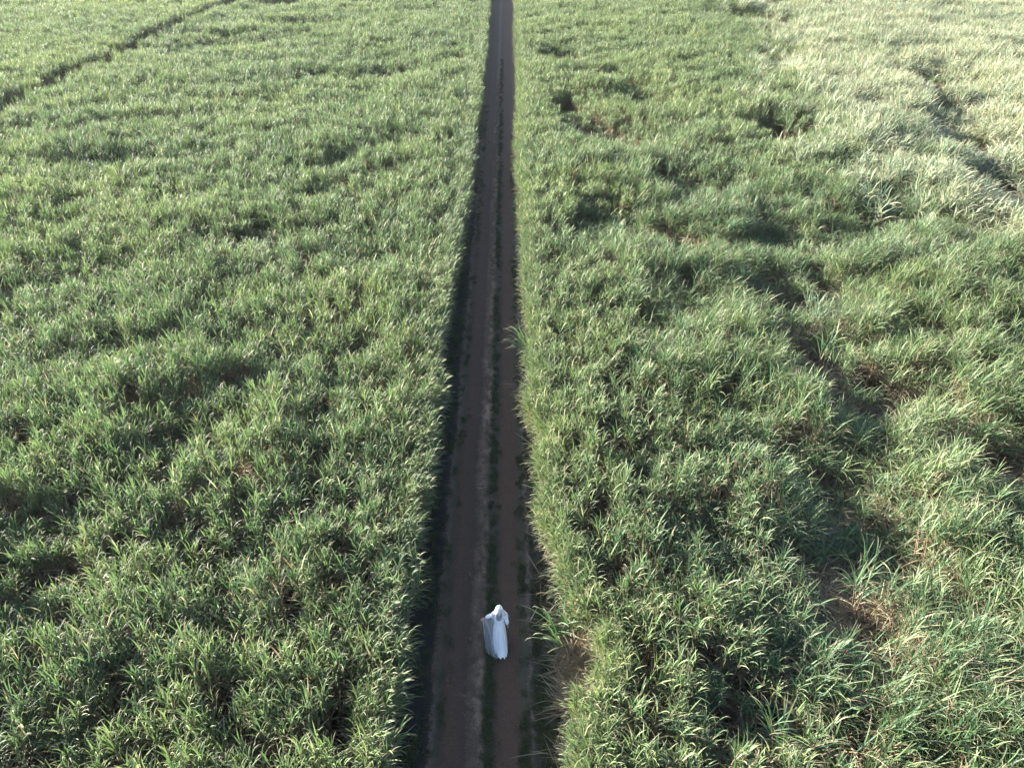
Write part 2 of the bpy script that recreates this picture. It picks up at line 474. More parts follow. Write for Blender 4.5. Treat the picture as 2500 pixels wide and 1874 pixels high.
def hole_field(x, y):
    """0 outside, 1 in the middle of a hollow; also the outward direction"""
    best = np.zeros_like(x); dx = np.zeros_like(x); dy = np.zeros_like(x)
    for cx, cy, a, b, ro, s in HOLES:
        a, b = a * 1.25, b * 1.6
        u = (x - cx) * math.cos(ro) + (y - cy) * math.sin(ro)
        v = -(x - cx) * math.sin(ro) + (y - cy) * math.cos(ro)
        d = np.sqrt((u / a) ** 2 + (v / b) ** 2) + 0.25 * vnoise(x * 1.3, y * 1.3, 77)
        k = s * np.clip(1.7 - d, 0, 1)
        m = k > best
        best = np.where(m, k, best)
        l = np.hypot(x - cx, y - cy) + 1e-6
        dx = np.where(m, (x - cx) / l, dx); dy = np.where(m, (y - cy) / l, dy)
    return best, dx, dy


def field_points(x0, x1, y0, y1, step, r):
    gx = np.arange(x0, x1, step); gy = np.arange(y0, y1, step)
    X, Y = np.meshgrid(gx, gy)
    x = X.ravel() + r.uniform(-0.5, 0.5, X.size) * step
    y = Y.ravel() + r.uniform(-0.5, 0.5, X.size) * step
    half = 0.72 * (np.maximum(y, 0) * 0.811 + 0.585 * CAM_H)
    ok = (x < half + 5) & (x > -half - 9)
    return x[ok], y[ok]


def swell(x, y, sd=0):
    """height of the canopy, about -1..1: long low waves across the view, finer lumps on them"""
    u = 0.94 * x + 0.34 * y; v = -0.34 * x + 0.94 * y
    return 0.55 * vnoise(u / 5.2, v / 2.5, 21 + sd) + 0.35 * vnoise(u / 2.3, v / 1.5, 22 + sd) + 0.25 * vnoise(x / 13, y / 11, 23 + sd)


def pale_edge(y):
    return np.interp(y, [0, 30, 37, 44, 62, 76, 122, 260], [60, 40, 29, 26.8, 28, 31, 38, 60])


def sources_fine(rough): return rough < 0.2


LOW = [([(5.4, 7.6), (7.6, 9.8), (8.9, 12.0), (10.2, 15.0), (12.6, 18.6), (14.0, 21.5), (12.9, 25.0), (12.8, 29.0), (15.5, 34.0), (20.5, 39.0)], 1.8, 0.44),
       ([(31, 40), (33.5, 46), (34.5, 55), (40, 65), (42, 74), (36, 88), (36, 110)], 2.6, 0.42),
       ([(3.6, 36.5), (6.5, 39.5), (9.6, 36.2), (14, 36.5), (18, 41)], 1.2, 0.30), ([(4.6, 62), (7.2, 56), (9.8, 52.5), (13, 55)], 1.6, 0.32), ([(16.2, 16.0), (19.5, 20.0), (22, 26)], 1.3, 0.32),
       ([(11.4, 44.5), (14.5, 46.0), (21.5, 55.5)], 1.5, 0.28), ([(9.5, 12.5), (12.5, 11.0), (13, 8)], 0.9, 0.28), ([(5.2, 83), (9, 74), (12, 66)], 2.0, 0.3), ([(4.2, 18), (6.4, 15), (6.8, 12.5)], 0.7, 0.26)]


def low_field(x, y):
    out = np.zeros_like(x)
    wx = x + 0.9 * vnoise(x / 1.7, y / 1.7, 71); wy = y + 0.9 * vnoise(x / 1.7, y / 1.7, 72)
    for pts, wd, dep in LOW:
        d = np.full_like(x, 1e9)
        for (ax, ay), (bx, by) in zip(pts, pts[1:]):
            ux, uy = bx - ax, by - ay
            q = np.clip(((wx - ax) * ux + (wy - ay) * uy) / (ux * ux + uy * uy), 0, 1)
            d = np.minimum(d, np.hypot(wx - ax - q * ux, wy - ay - q * uy))
        out = np.maximum(out, dep * np.clip(0.72 + 0.75 * vnoise(x / 2.3, y / 2.3, 73), 0.12, 1.15) * np.clip(1.5 - d / wd, 0, 1))
    return out


def wheel(x, y, r, base_lean, rough, hgt, zvar):
    n = len(x)
    s = swell(x, y) if rough < 0.2 else 0.9 * vnoise(x / 2.9, y / 2.7, 25) + 0.6 * vnoise(x / 1.4, y / 1.4, 26) + 0.35 * vnoise(x / 8, y / 8, 27)
    hf, hx, hy = hole_field(x, y)
    lx = base_lean[0] + rough * vnoise(x / 3.1, y / 3.1, 41) + 0.6 * rough * vnoise(x / 1.2, y / 1.2, 42) + r.normal(0, 0.05, n)
    ly = base_lean[1] + rough * vnoise(x / 3.1, y / 3.1, 43) + 0.6 * rough * vnoise(x / 1.2, y / 1.2, 44) + r.normal(0, 0.05, n)
    u = 0.94 * x + 0.34 * y; v_ = -0.34 * x + 0.94 * y
    dip = np.clip(vnoise(u / 2.6, v_ / 1.3, 31) * 1.5 - 0.35 + 0.5 * vnoise(x / 9, y / 9, 32), 0, 1)      # short gaps in the canopy
    z = hgt * (1 + zvar * s - (0.20 if sources_fine(rough) else 0.27) * dip + r.normal(0, 0.05, n) + 0.06 * vnoise(x / 0.95, y / 0.95, 34)) * (1 - 0.32 * np.clip(hf, 0, 1)) * (1 - low_field(x, y))
    return s, hf, hx, hy, lx, ly, z


def plant(name, x, y, r, sources, base_lean, rough, hgt, zvar, edge, label, tintb=0.45):
    if edge:                                    # a thick hem of cane along the track
        ye = np.arange(2.0, 150.0, 0.22); ye = ye + r.uniform(-0.1, 0.1, len(ye))
        x = np.concatenate([x, edge(ye) + edge.sign * r.uniform(0.0, 0.45, len(ye))]); y = np.concatenate([y, ye])
    s, hf, hx, hy, lx, ly, z = wheel(x, y, r, base_lean, rough, hgt, zvar)
    keep = r.uniform(size=len(x)) > np.clip((hf - 0.52) * 3.2, 0, 0.97)
    x, y, s, hf, hx, hy, lx, ly, z = [q[keep] for q in (x, y, s, hf, hx, hy, lx, ly, z)]
    lx = lx - 0.30 * hf * hx; ly = ly - 0.30 * hf * hy
    if edge:                                    # the outer rows lean out over the track
        e, sg = edge(y), edge.sign
        d = (x - e) * sg
        k = np.clip(1 - d / 1.1, 0, 1)
        lx = lx * (1 - 0.6 * k) - sg * 0.13 * k
        ke = np.clip(1.5 - d / 1.6, 0, 1)
        z = (z * (1 - 0.8 * ke) + hgt * 0.97 * 0.8 * ke) * (1 - 0.06 * k)
    n = len(x)
    spin = r.uniform(0, 2 * np.pi, n)
    vid = r.integers(0, len(sources), n)
    if edge:
        row = r.uniform(size=n) < np.clip(1.25 - d / 0.9, 0, 1)
        spin = np.where(row, (0.0 if sg < 0 else np.pi) + r.normal(0, 0.45, n), spin)
        vid = np.where(row, len(sources) + r.integers(0, len(EDGE), n), vid)
        sources = sources + EDGE
    if sources is LODGED or sources is PALE:
        nd = len(sources)
        dryk = r.uniform(size=n) < 0.75 * np.clip(1.6 * hf - 0.15, 0, 1) + 0.30 * np.clip(low_field(x, y) * 2 - 0.3, 0, 1)
        vid = np.where(dryk, nd + r.integers(0, len(DRIED), n), vid)
        tint0 = np.where((x > 7) & (y < 17), -0.3 * np.clip((17 - y) / 5, 0, 1), 0.0) + np.where(dryk, 0.2, 0.0) + (0.3 * np.clip(1.6 - np.hypot((x - 41) / 8, (y - 53) / 13), 0, 1) if sources is PALE else 0.0)
        sources = sources + DRIED
    else: tint0 = 0.0
    rot = tilt_euler(spin, lx, ly)
    wide = r.uniform(0.9, 1.15, n)
    tint = np.clip(tintb + tint0 + 0.28 * vnoise(x / 7, y / 7, 61) + 0.22 * vnoise(x / 1.7, y / 1.7, 62) + r.normal(0, 0.08, n), 0, 1)
    if edge and sg > 0: tint = np.clip(tint + (0.14 + 0.16 * vnoise(x / 3, y / 3, 64)) * np.clip(1.1 - d / 0.8, 0, 1), 0, 1)  # right fringe: sunlit paleness put into the tint, along with drier plants
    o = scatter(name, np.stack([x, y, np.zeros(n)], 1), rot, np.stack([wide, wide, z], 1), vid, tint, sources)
    tag(o, label, 'cane field', kind='stuff')
    return o


class Edge:
    def __init__(self, ys, xs, sign): self.ys, self.xs, self.sign = ys, xs, sign
    def __call__(self, y): return np.interp(y, self.ys, self.xs) + 0.12 * vnoise(y / 1.9, y * 0 + self.sign, 91)


EL, ER = Edge(YL, XL, -1), Edge(YR, XR, 1)
STEP = 0.58

r1 = np.random.default_rng(31)
x, y = field_points(-110, -2.4, 1.5, 180, STEP, r1)
k = (x < EL(y)) & (x > -40.4 + 0.12 * vnoise(y / 3, y * 0, 8))
plant('sugarcane_field', x[k], y[k], r1, FINE, (0.03, 0.0), 0.10, 1.0, 0.19, EL, 'broad even field of green sugarcane left of the dirt track')
k = x < -42.9 + 0.12 * vnoise(y / 3, y * 0, 9)
plant('sugarcane_field', x[k], y[k], r1, FINE, (0.0, 0.0), 0.14, 1.02, 0.10, None, 'far corner of pale sugarcane beyond the narrow lane', 0.62)
x, y = field_points(0.8, 110, 1.5, 180, STEP, r1)
rough_r = vnoise(x / 6, y / 6, 55) * 1.6 + (x - 7.5 + 0.02 * (y - 10)) * 0.5      # finer cane along the track, lodged cane further right
kr = x > ER(y)
kp = x > pale_edge(y) + 3.5 * vnoise(x / 5, y / 8, 12) + 1.5 * vnoise(x / 1.5, y / 2, 13) + r1.normal(0, 3.0, len(x))
kf = kr & ~kp & ((rough_r < 0) | (y > 45 + 6 * vnoise(x / 4, y / 4, 56)) & (x < 24))
kl = kr & ~kp & ~kf
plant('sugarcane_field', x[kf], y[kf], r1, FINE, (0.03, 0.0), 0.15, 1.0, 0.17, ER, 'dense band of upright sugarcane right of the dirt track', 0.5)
plant('sugarcane_field', x[kl], y[kl], r1, LODGED, (0.08, 0.02), 0.26, 0.98, 0.15, None, 'leaning tangled sugarcane with brown hollows on the right', 0.45)
plant('sugarcane_field', x[kp], y[kp], r1, PALE, (0.08, -0.05), 0.24, 1.0, 0.14, None, 'coarse pale sugarcane in the far right corner', 0.55)

# ------------------------------------------------------------------ litter in the hollows, grass on the track
r1 = np.random.default_rng(8)


def litter_patch(r, n=36, rad=0.5):
    a = r.uniform(0, 2 * np.pi, n); q = rad * np.sqrt(r.uniform(size=n))
    base = np.stack([q * np.cos(a), q * np.sin(a), r.uniform(0.02, 0.28, n)], 1)
    return leaf_arrays(base, r.uniform(0, 2 * np.pi, n), r.uniform(0.9, 1.6, n), r.uniform(-0.2, 0.7, n), r.uniform(1, 2, n), r.uniform(0.4, 1.1, n), r.uniform(0.012, 0.03, n),
                       r.normal(0, 0.8, n), r.uniform(0.8, 1.0, n), r.uniform(0, 0.8, n))


LITTER = [mesh_from('dead_leaf_bundle', *litter_patch(r1)[:2], M_LEAF, link=False, col=None) for _ in range(0)]
for _ in range(6):
    v, f, c = litter_patch(r1)
    LITTER.append(mesh_from('dead_leaf_bundle', v, f, M_LEAF, link=False, col=c))
lx, ly = [], []
for cx, cy, a, b, ro, s in HOLES:
    if s < 0.75: continue
    n = int(12 * (a + 0.6) * (b + 0.6))
    q = np.sqrt(r1.uniform(size=n)); th = r1.uniform(0, 2 * np.pi, n)
    u = q * np.cos(th) * (a + 0.6); v = q * np.sin(th) * (b + 0.6)
    lx.append(cx + u * math.cos(ro) - v * math.sin(ro)); ly.append(cy + u * math.sin(ro) + v * math.cos(ro))
n = 70                                          # the bare bank on the right of the track
lx.append(r1.uniform(1.6, 2.9, n)); ly.append(r1.uniform(10.1, 12.1, n))
n = 90                                         # strewn thinly under the edges of the fields
lx.append(r1.uniform(1.3, 2.1, n)); ly.append(r1.uniform(5, 60, n))
lx = np.concatenate(lx); ly = np.concatenate(ly); n = len(lx)
o = scatter('dead_cane_leaves', np.stack([lx, ly, np.zeros(n)], 1), np.stack([np.zeros(n), np.zeros(n), r1.uniform(0, 6.28, n)], 1), np.repeat(r1.uniform(0.8, 1.25, n)[:, None], 3, 1),
            r1.integers(0, 6, n), r1.uniform(size=n), LITTER)
tag(o, 'tangled brown dead cane leaves lying in the hollows and on the field edge', 'dead leaves', kind='stuff')


def tuft(r, n, h, rad, wid, spread=0.8):
    a = r.uniform(0, 2 * np.pi, n); q = rad * np.sqrt(r.uniform(size=n))
    base = np.stack([q * np.cos(a), q * np.sin(a), np.zeros(n)], 1)
    return leaf_arrays(base, r.uniform(0, 2 * np.pi, n), r.uniform(0.1, spread, n), r.uniform(0.2, 1.3, n), r.uniform(1, 2, n), h * r.uniform(0.5, 1.3, n), wid * r.uniform(0.7, 1.3, n),
                       r.normal(0, 0.6, n), np.where(r.uniform(size=n) < 0.15, 0.8, 0.05), r.uniform(size=n))


def tufts(mat, n, *a):
    out = []
    for _ in range(n):
        v, f, c = tuft(r1, *a)
        out.append(mesh_from('grass_tuft', v, f, mat, link=False, col=c))
    return out


def strip_points(c, s, y0, y1, n, patch=0.0, seed=0):
    y = y0 + (y1 - y0) * r1.uniform(size=n * 3) ** 1.5
    x = c + r1.normal(0, s, n * 3)
    k = vnoise(x * 4, y * 0.9, seed) + 0.8 * vnoise(x * 5, y * 3.1, seed + 50) > patch
    return x[k][:n], y[k][:n]


def grass(name, strips, sources, label, catname, zs=(0.7, 1.3)):
    x = np.concatenate([s[0] for s in strips]); y = np.concatenate([s[1] for s in strips]); n = len(x)
    s = r1.uniform(*zs, n)
    o = scatter(name, np.stack([x, y, track_z(x, y) - 0.008], 1), np.stack([np.zeros(n), np.zeros(n), r1.uniform(0, 6.28, n)], 1), np.repeat(s[:, None], 3, 1), r1.integers(0, len(sources), n),
                np.clip(r1.normal(0.4, 0.2, n), 0, 1), sources)
    tag(o, label, catname, kind='stuff')


GREEN = tufts(M_GRASS, 6, 26, 0.10, 0.09, 0.009)
DRY = tufts(M_DRYGRASS, 6, 24, 0.055, 0.09, 0.008, 1.4)
grass('grass', [strip_points(-0.54, 0.085, 5, 90, 1700, -0.5, 3), strip_points(-1.88, 0.12, 5, 70, 500, 0.15, 4), strip_points(0.95, 0.18, 5, 70, 3000, -0.3, 5), strip_points(0.42, 0.09, 5, 60, 700, 0.2, 6),
                strip_points(-2.5, 0.22, 5, 70, 1800, -0.2, 7)], GREEN, 'short dark green grass growing along the dirt track', 'grass')
grass('dry_grass', [strip_points(-0.86, 0.10, 5, 80, 3600, -0.7, 8), strip_points(-2.03, 0.03, 5, 60, 420, 0.25, 9), strip_points(0.58, 0.02, 5, 60, 300, 0.2, 10)], DRY,
      'dry pale stubble along the middle of the track', 'dry grass')

# ------------------------------------------------------------------ clumps that stand out from the fields
def clump_thing(loc, arrs, label, rz=0.0, mat=None, group='sugarcane clumps that stand out'):
    t_ = empty('sugarcane_clump', loc, rz)
    tag(t_, label, 'sugarcane', group)
    (lv, lf, lc), (sv, sf, sc) = arrs
    mesh_from('leaves', lv, lf, mat or M_LEAF, col=lc, parent=t_)
    mesh_from('stalks', sv, sf, M_STALK, col=sc, parent=t_)
    return t_


r1 = np.random.default_rng(17)
LEFTWARD = math.pi
clump_thing((1.85, 11.7, 0), cane_clump(r1, 4, 0.2, 1.3, 0.36, 0.95, 0.95, nleaf=11, ndead=2, phi_bias=LEFTWARD - 0.1, bias=0.8), 'low green cane tuft arching over the track edge beside the brown bare bank')
clump_thing((1.9, 12.7, 0), cane_clump(r1, 5, 0.25, 1.8, 0.25, 1.0, 0.9, nleaf=11, ndead=2, phi_bias=LEFTWARD, bias=0.7), 'bushy cane tuft leaning over the verge just above the bare bank')
clump_thing((1.2, 25.8, 0), cane_clump(r1, 4, 0.2, 1.7, 0.3, 1.1, 0.9, nleaf=10, ndead=1, phi_bias=LEFTWARD, bias=0.8), 'lone cane tuft reaching over the track well beyond the woman')
clump_thing((1.3, 22.6, 0), cane_clump(r1, 3, 0.15, 1.6, 0.3, 1.1, 0.9, nleaf=10, ndead=1, phi_bias=LEFTWARD, bias=0.8), 'thin drooping cane tuft on the right verge, second one beyond the woman')
clump_thing((10.2, 12.9, 0), cane_clump(r1, 6, 0.3, 2.0, 0.18, 0.92, 0.7, nleaf=12, ndead=4, width=0.031), 'tall cane clump lit by the sun beside the brown hollow at lower right')
clump_thing((6.4, 8.2, 0), cane_clump(r1, 6, 0.3, 2.0, 0.2, 0.88, 0.8, nleaf=12, ndead=3, width=0.03), 'spreading cane clump over the dark hollow near the bottom edge')
clump_thing((13.9, 27.6, 0), cane_clump(r1, 9, 0.5, 2.2, 0.22, 1.0, 0.8, nleaf=12, width=0.034), 'sunlit bushy cane clump between the two upper brown hollows', mat=M_LEAF_PALE)  # sunlit look put into the colour by the paler leaf material
clump_thing((13.0, 24.0, 0), cane_clump(r1, 3, 0.15, 2.6, 0.08, 1.3, 0.5, nleaf=10, ndead=1), 'bare stalked cane standing in front of the second brown hollow')
clump_thing((21.0, 54.0, 0), cane_clump(r1, 4, 0.2, 2.7, 0.05, 1.3, 0.4, nleaf=10, ndead=2), 'upright cane clump standing in the dark pit of the right field')

# ------------------------------------------------------------------ small things on the track
def fallen_leaf(x, y, rz, L, label):
    n = 1
    v, f, c = leaf_arrays(np.zeros((1, 3)), np.array([0.0]), np.array([1.48]), np.array([0.16]), np.array([1.5]), np.array([L]), np.array([0.035]), np.array([0.5]), np.array([1.0]), np.array([0.9]))
    o = mesh_from('fallen_leaf', v, f, M_LEAF_PALE, col=c)
    o.location = (x, y, float(track_z(np.array(x), np.array(y))) + 0.012)
    o.rotation_euler = (0, 0, rz)
    tag(o, label, 'leaf', 'fallen cane leaves')


fallen_leaf(-0.84, 14.9, -0.5, 0.45, 'dry cane leaf lying on the pale strip just ahead of the woman')
fallen_leaf(0.85, 10.25, 0.03, 0.9, 'long straight dry cane leaf lying across the right verge behind the woman')
fallen_leaf(0.62, 12.9, 1.1, 0.6, 'dry cane leaf on the right verge level with the woman')
fallen_leaf(-1.1, 18.5, 0.15, 0.45, 'dry cane leaf across the track between woman and first overhanging tuft')


def weed(x, y, s, label):
    r_ = np.random.default_rng(int(abs(x * 1000) + y * 77))
    v, f, c = tuft(r_, 40, 0.16, 0.07, 0.016, 1.3)
    o = mesh_from('weed', v * s, f, M_DRYGRASS, col=c)
    o.location = (x, y, float(track_z(np.array(x), np.array(y))) - 0.005)
    tag(o, label, 'weed', 'pale weeds on the track')


weed(-1.28, 14.6, 1.1, 'pale weed in the left wheel rut ahead of the woman')
weed(-1.12, 12.3, 1.0, 'pale weed in the left wheel rut level with the veil')
weed(-1.05, 11.65, 0.9, 'pale weed in the left wheel rut below the veil')
weed(-1.62, 11.0, 1.1, 'pale weed left of the wheel rut behind the woman')
weed(-0.5, 17.8, 1.1, 'pale weed on the green middle strip beyond the woman')
weed(0.38, 18.6, 0.9, 'pale weed beside the right rut beyond the woman')

# ------------------------------------------------------------------ the woman
def skin_body(name, verts, edges, mat, parent, sub=2):
    """verts: name -> (x, y, z, rx, ry); one continuous skinned figure rooted at the pelvis"""
    bm = bmesh.new()
    lay = bm.verts.layers.skin.verify()
    vs = {}
    for k, (x_, y_, z_, a, b) in verts.items():
        v = bm.verts.new((x_, y_, z_)); v[lay].radius = (a, b); v[lay].use_root = (k == 'pelvis'); vs[k] = v
    for a, b in edges: bm.edges.new((vs[a], vs[b]))
    me = bpy.data.meshes.new(name); bm.to_mesh(me); bm.free()
    me.materials.append(mat)
    o = bpy.data.objects.new(name, me); COL.objects.link(o); o.parent = parent
    sk = o.modifiers.new('skin', 'SKIN'); sk.use_smooth_shade = True; sk.branch_smoothing = 0.6
    ss = o.modifiers.new('smooth', 'SUBSURF'); ss.levels = sub; ss.render_levels = sub
    return o


M_SKIN, t, p = new_mat('skin')
tc = t.nodes.new('ShaderNodeTexCoord')
base = (0.52, 0.30, 0.22)
c = base
def spot(c, pt, rad, colr):
    d = t.nodes.new('ShaderNodeVectorMath'); d.operation = 'DISTANCE'
    t.links.new(tc.outputs['Object'], d.inputs[0]); d.inputs[1].default_value = pt
    k = maths(t, 'LESS_THAN', d.outputs['Value'], rad)
    return mixc(t, k, c, colr)
for sx_ in (-0.032, 0.032):
    c = spot(c, (sx_, 0.108, 1.545), 0.016, (0.8, 0.8, 0.78)); c = spot(c, (sx_, 0.118, 1.545), 0.010, (0.03, 0.018, 0.012))
c = spot(c, (0, 0.112, 1.468), 0.024, (0.42, 0.13, 0.12))
t.links.new(c, p.inputs['Base Color'])
p.inputs['Roughness'].default_value = 0.5
p.inputs['Subsurface Weight'].default_value = 0.08

M_DRESS, t, p = new_mat('white_satin')
p.inputs['Base Color'].default_value = (0.86, 0.88, 0.95, 1)
p.inputs['Roughness'].default_value = 0.42
p.inputs['Sheen Weight'].default_value = 0.2
nz = N(t, 'ShaderNodeTexNoise', Scale=60.0); bp = t.nodes.new('ShaderNodeBump'); bp.inputs['Strength'].default_value = 0.08
t.links.new(nz.outputs[0], bp.inputs['Height']); t.links.new(bp.outputs[0], p.inputs['Normal'])

M_VEIL, t, p = new_mat('white_tulle')
p.inputs['Base Color'].default_value = (0.80, 0.85, 0.95, 1)
p.inputs['Roughness'].default_value = 0.6
lw = t.nodes.new('ShaderNodeLayerWeight'); lw.inputs[0].default_value = 0.35
tcv = t.nodes.new('ShaderNodeTexCoord')
tp = t.nodes.new('ShaderNodeBsdfTransparent')
tl = t.nodes.new('ShaderNodeBsdfTranslucent'); tl.inputs[0].default_value = (0.80, 0.85, 0.95, 1)
m1 = t.nodes.new('ShaderNodeMixShader'); m1.inputs[0].default_value = 0.4
t.links.new(p.outputs[0], m1.inputs[1]); t.links.new(tl.outputs[0], m1.inputs[2])
m2 = t.nodes.new('ShaderNodeMixShader')
at = t.nodes.new('ShaderNodeAttribute'); at.attribute_name = 'leafcol'
t.links.new(maths(t, 'ADD', at.outputs['Fac'], maths(t, 'MULTIPLY_ADD', lw.outputs['Facing'], 0.40, 0.17), clamp=True), m2.inputs[0])
t.links.new(tp.outputs[0], m2.inputs[1]); t.links.new(m1.outputs[0], m2.inputs[2])
t.links.new(m2.outputs[0], t.nodes['Material Output'].inputs[0])

M_HAIR, t, p = new_mat('dark_hair')
nz = N(t, 'ShaderNodeTexNoise', Scale=40.0); t.links.new(mixc(t, nz.outputs[0], (0.018, 0.012, 0.01), (0.05, 0.033, 0.025)), p.inputs['Base Color'])
p.inputs['Roughness'].default_value = 0.45
M_SEQUIN, t, p = new_mat('sequin')
p.inputs['Base Color'].default_value = (0.9, 0.85, 0.86, 1); p.inputs['Roughness'].default_value = 0.2

PX, PY = -0.27, 12.17
person = empty('person', (PX, PY, 0.03))
tag(person, 'woman seen from behind in a long white dress holding out a sheer veil', 'person')
V = {'pelvis': (0, 0, 0.93, 0.13, 0.095), 'waist': (0, 0.0, 1.06, 0.105, 0.08), 'chest': (0, 0.0, 1.24, 0.125, 0.09), 'yoke': (0, -0.01, 1.36, 0.09, 0.065), 'neck': (0, 0.0, 1.43, 0.045, 0.048),
     'jaw': (0, 0.035, 1.475, 0.052, 0.066), 'skull': (0, 0.02, 1.56, 0.07, 0.086), 'crown': (0, 0.01, 1.615, 0.045, 0.055), 'nose': (0, 0.122, 1.515, 0.010, 0.012)}
E_ = [('pelvis', 'waist'), ('waist', 'chest'), ('chest', 'yoke'), ('yoke', 'neck'), ('neck', 'jaw'), ('jaw', 'skull'), ('skull', 'crown'), ('skull', 'nose')]
for s, sn in ((-1, 'l'), (1, 'r')):
    V['ear' + sn] = (s * 0.079, 0.01, 1.535, 0.010, 0.018); E_.append(('skull', 'ear' + sn))
    V['hip' + sn] = (s * 0.085, 0, 0.88, 0.085, 0.085); V['knee' + sn] = (s * 0.09, 0.03, 0.48, 0.052, 0.055); V['calf' + sn] = (s * 0.09, -0.01, 0.34, 0.05, 0.052)
    V['ankle' + sn] = (s * 0.09, -0.01, 0.08, 0.033, 0.036); V['toe' + sn] = (s * 0.10, 0.15, 0.03, 0.035, 0.022)
    E_ += [('pelvis', 'hip' + sn), ('hip' + sn, 'knee' + sn), ('knee' + sn, 'calf' + sn), ('calf' + sn, 'ankle' + sn), ('ankle' + sn, 'toe' + sn)]
ARM = {'l': [(-0.165, -0.005, 1.355), (-0.30, 0.07, 1.19), (-0.405, 0.13, 1.03), (-0.45, 0.15, 0.965)], 'r': [(0.165, -0.005, 1.355), (0.215, -0.045, 1.11), (0.225, 0.0, 0.90), (0.225, 0.02, 0.82)]}
for sn, pts in ARM.items():
    for k, pt, rad in zip(('shoulder', 'elbow', 'wrist', 'palm'), pts, ((0.05, 0.05), (0.036, 0.036), (0.023, 0.026), (0.019, 0.036))):
        V[k + sn] = (*pt, *rad)
    E_ += [('yoke', 'shoulder' + sn), ('shoulder' + sn, 'elbow' + sn), ('elbow' + sn, 'wrist' + sn), ('wrist' + sn, 'palm' + sn)]
    pl = Vector(pts[3]); d = (pl - Vector(pts[2])).normalized(); side = Vector((0, 1, 0)); side = (side - d * side.dot(d)).normalized(); curl = side.cross(d)
    if sn == 'r': curl = -curl
    for i, ln_ in enumerate((0.070, 0.078, 0.072, 0.056)):
        b0 = pl + d * 0.03 + side * (0.026 - 0.0175 * i)
        prev = 'palm' + sn
        for j, (fr, cu) in enumerate(((0.15, 0.0), (0.6, 0.012), (1.0, 0.034))):
            q = b0 + d * ln_ * fr + curl * cu
            nm = f'finger{sn}{i}{j}'; V[nm] = (*q, 0.0085 - 0.001 * j, 0.0085 - 0.001 * j); E_.append((prev, nm)); prev = nm
    for j, (a, b, cu) in enumerate(((0.005, 0.040, 0.004), (0.035, 0.052, 0.014), (0.058, 0.050, 0.024))):
        q = pl + d * a + side * b + curl * cu
        nm = f'thumb{sn}{j}'; V[nm] = (*q, 0.0095 - 0.001 * j, 0.0095 - 0.001 * j); E_.append((f'thumb{sn}{j-1}' if j else 'palm' + sn, nm))
skin_body('body', V, E_, M_SKIN, person)


def rings(name, rows, mat, parent, n=72, cap=False):
    """rows: functions of the angle giving a point, joined ring to ring"""
    ph = np.linspace(0, 2 * np.pi, n, endpoint=False)
    v = np.concatenate([np.stack(row(ph), 1) for row in rows])
    i = np.arange(n); f = []
    for k in range(len(rows) - 1):
        f.append(np.stack([k * n + i, k * n + (i + 1) % n, (k + 1) * n + (i + 1) % n, (k + 1) * n + i], 1))
    return mesh_from(name, v, np.concatenate(f), mat, parent=parent)


def dress_row(z):
    key = [1.43, 1.39, 1.36, 1.30, 1.22, 1.12, 1.04, 0.92, 0.75, 0.5, 0.25, 0.1, 0.0]
    rx = np.interp(z, key[::-1], [0.07, 0.125, 0.165, 0.16, 0.150, 0.145, 0.142, 0.155, 0.168, 0.182, 0.192, 0.196, 0.20][::-1])
    fr = np.interp(z, key[::-1], [0.06, 0.085, 0.10, 0.115, 0.13, 0.11, 0.10, 0.115, 0.13, 0.15, 0.18, 0.20, 0.21][::-1])
    bk = np.interp(z, key[::-1], [0.06, 0.085, 0.10, 0.105, 0.10, 0.095, 0.10, 0.14, 0.175, 0.25, 0.34, 0.41, 0.47][::-1])
    k = np.clip((1.10 - z) / 0.9, 0, 1)
    def row(ph):
        fold = k * (0.10 * np.cos(15 * ph + 0.6) + 0.07 * np.cos(11 * ph + 1.9 + 0.5 * np.sin(2 * ph)) + 0.03 * np.cos(29 * ph))
        fold = fold * np.interp(z, [0.0, 0.16], [0.3, 1.0])
        cx, sy = np.cos(ph), np.sin(ph)
        b = sy < 0
        cx = np.where(b, np.sign(cx) * np.abs(cx) ** (1 - 0.28 * k), cx); sy = np.where(b, -np.abs(sy) ** (1 - 0.3 * k), sy)
        ry = np.where(sy > 0, fr, bk)
        X = rx * cx * (1 + fold) + 0.07 * k ** 2 * np.clip(-sy, 0, 1)
        Y = ry * sy * (1 + fold * 0.35)
        Z = z + 0 * ph
        if z < 0.03:
            Y = Y + np.where(sy < 0, 0.025 * np.cos(17 * ph + 0.4), 0)
        Z = Z + k * 0.008 * np.cos(17 * ph + 0.6)
        return X, Y, np.maximum(Z, 0.012)
    return row


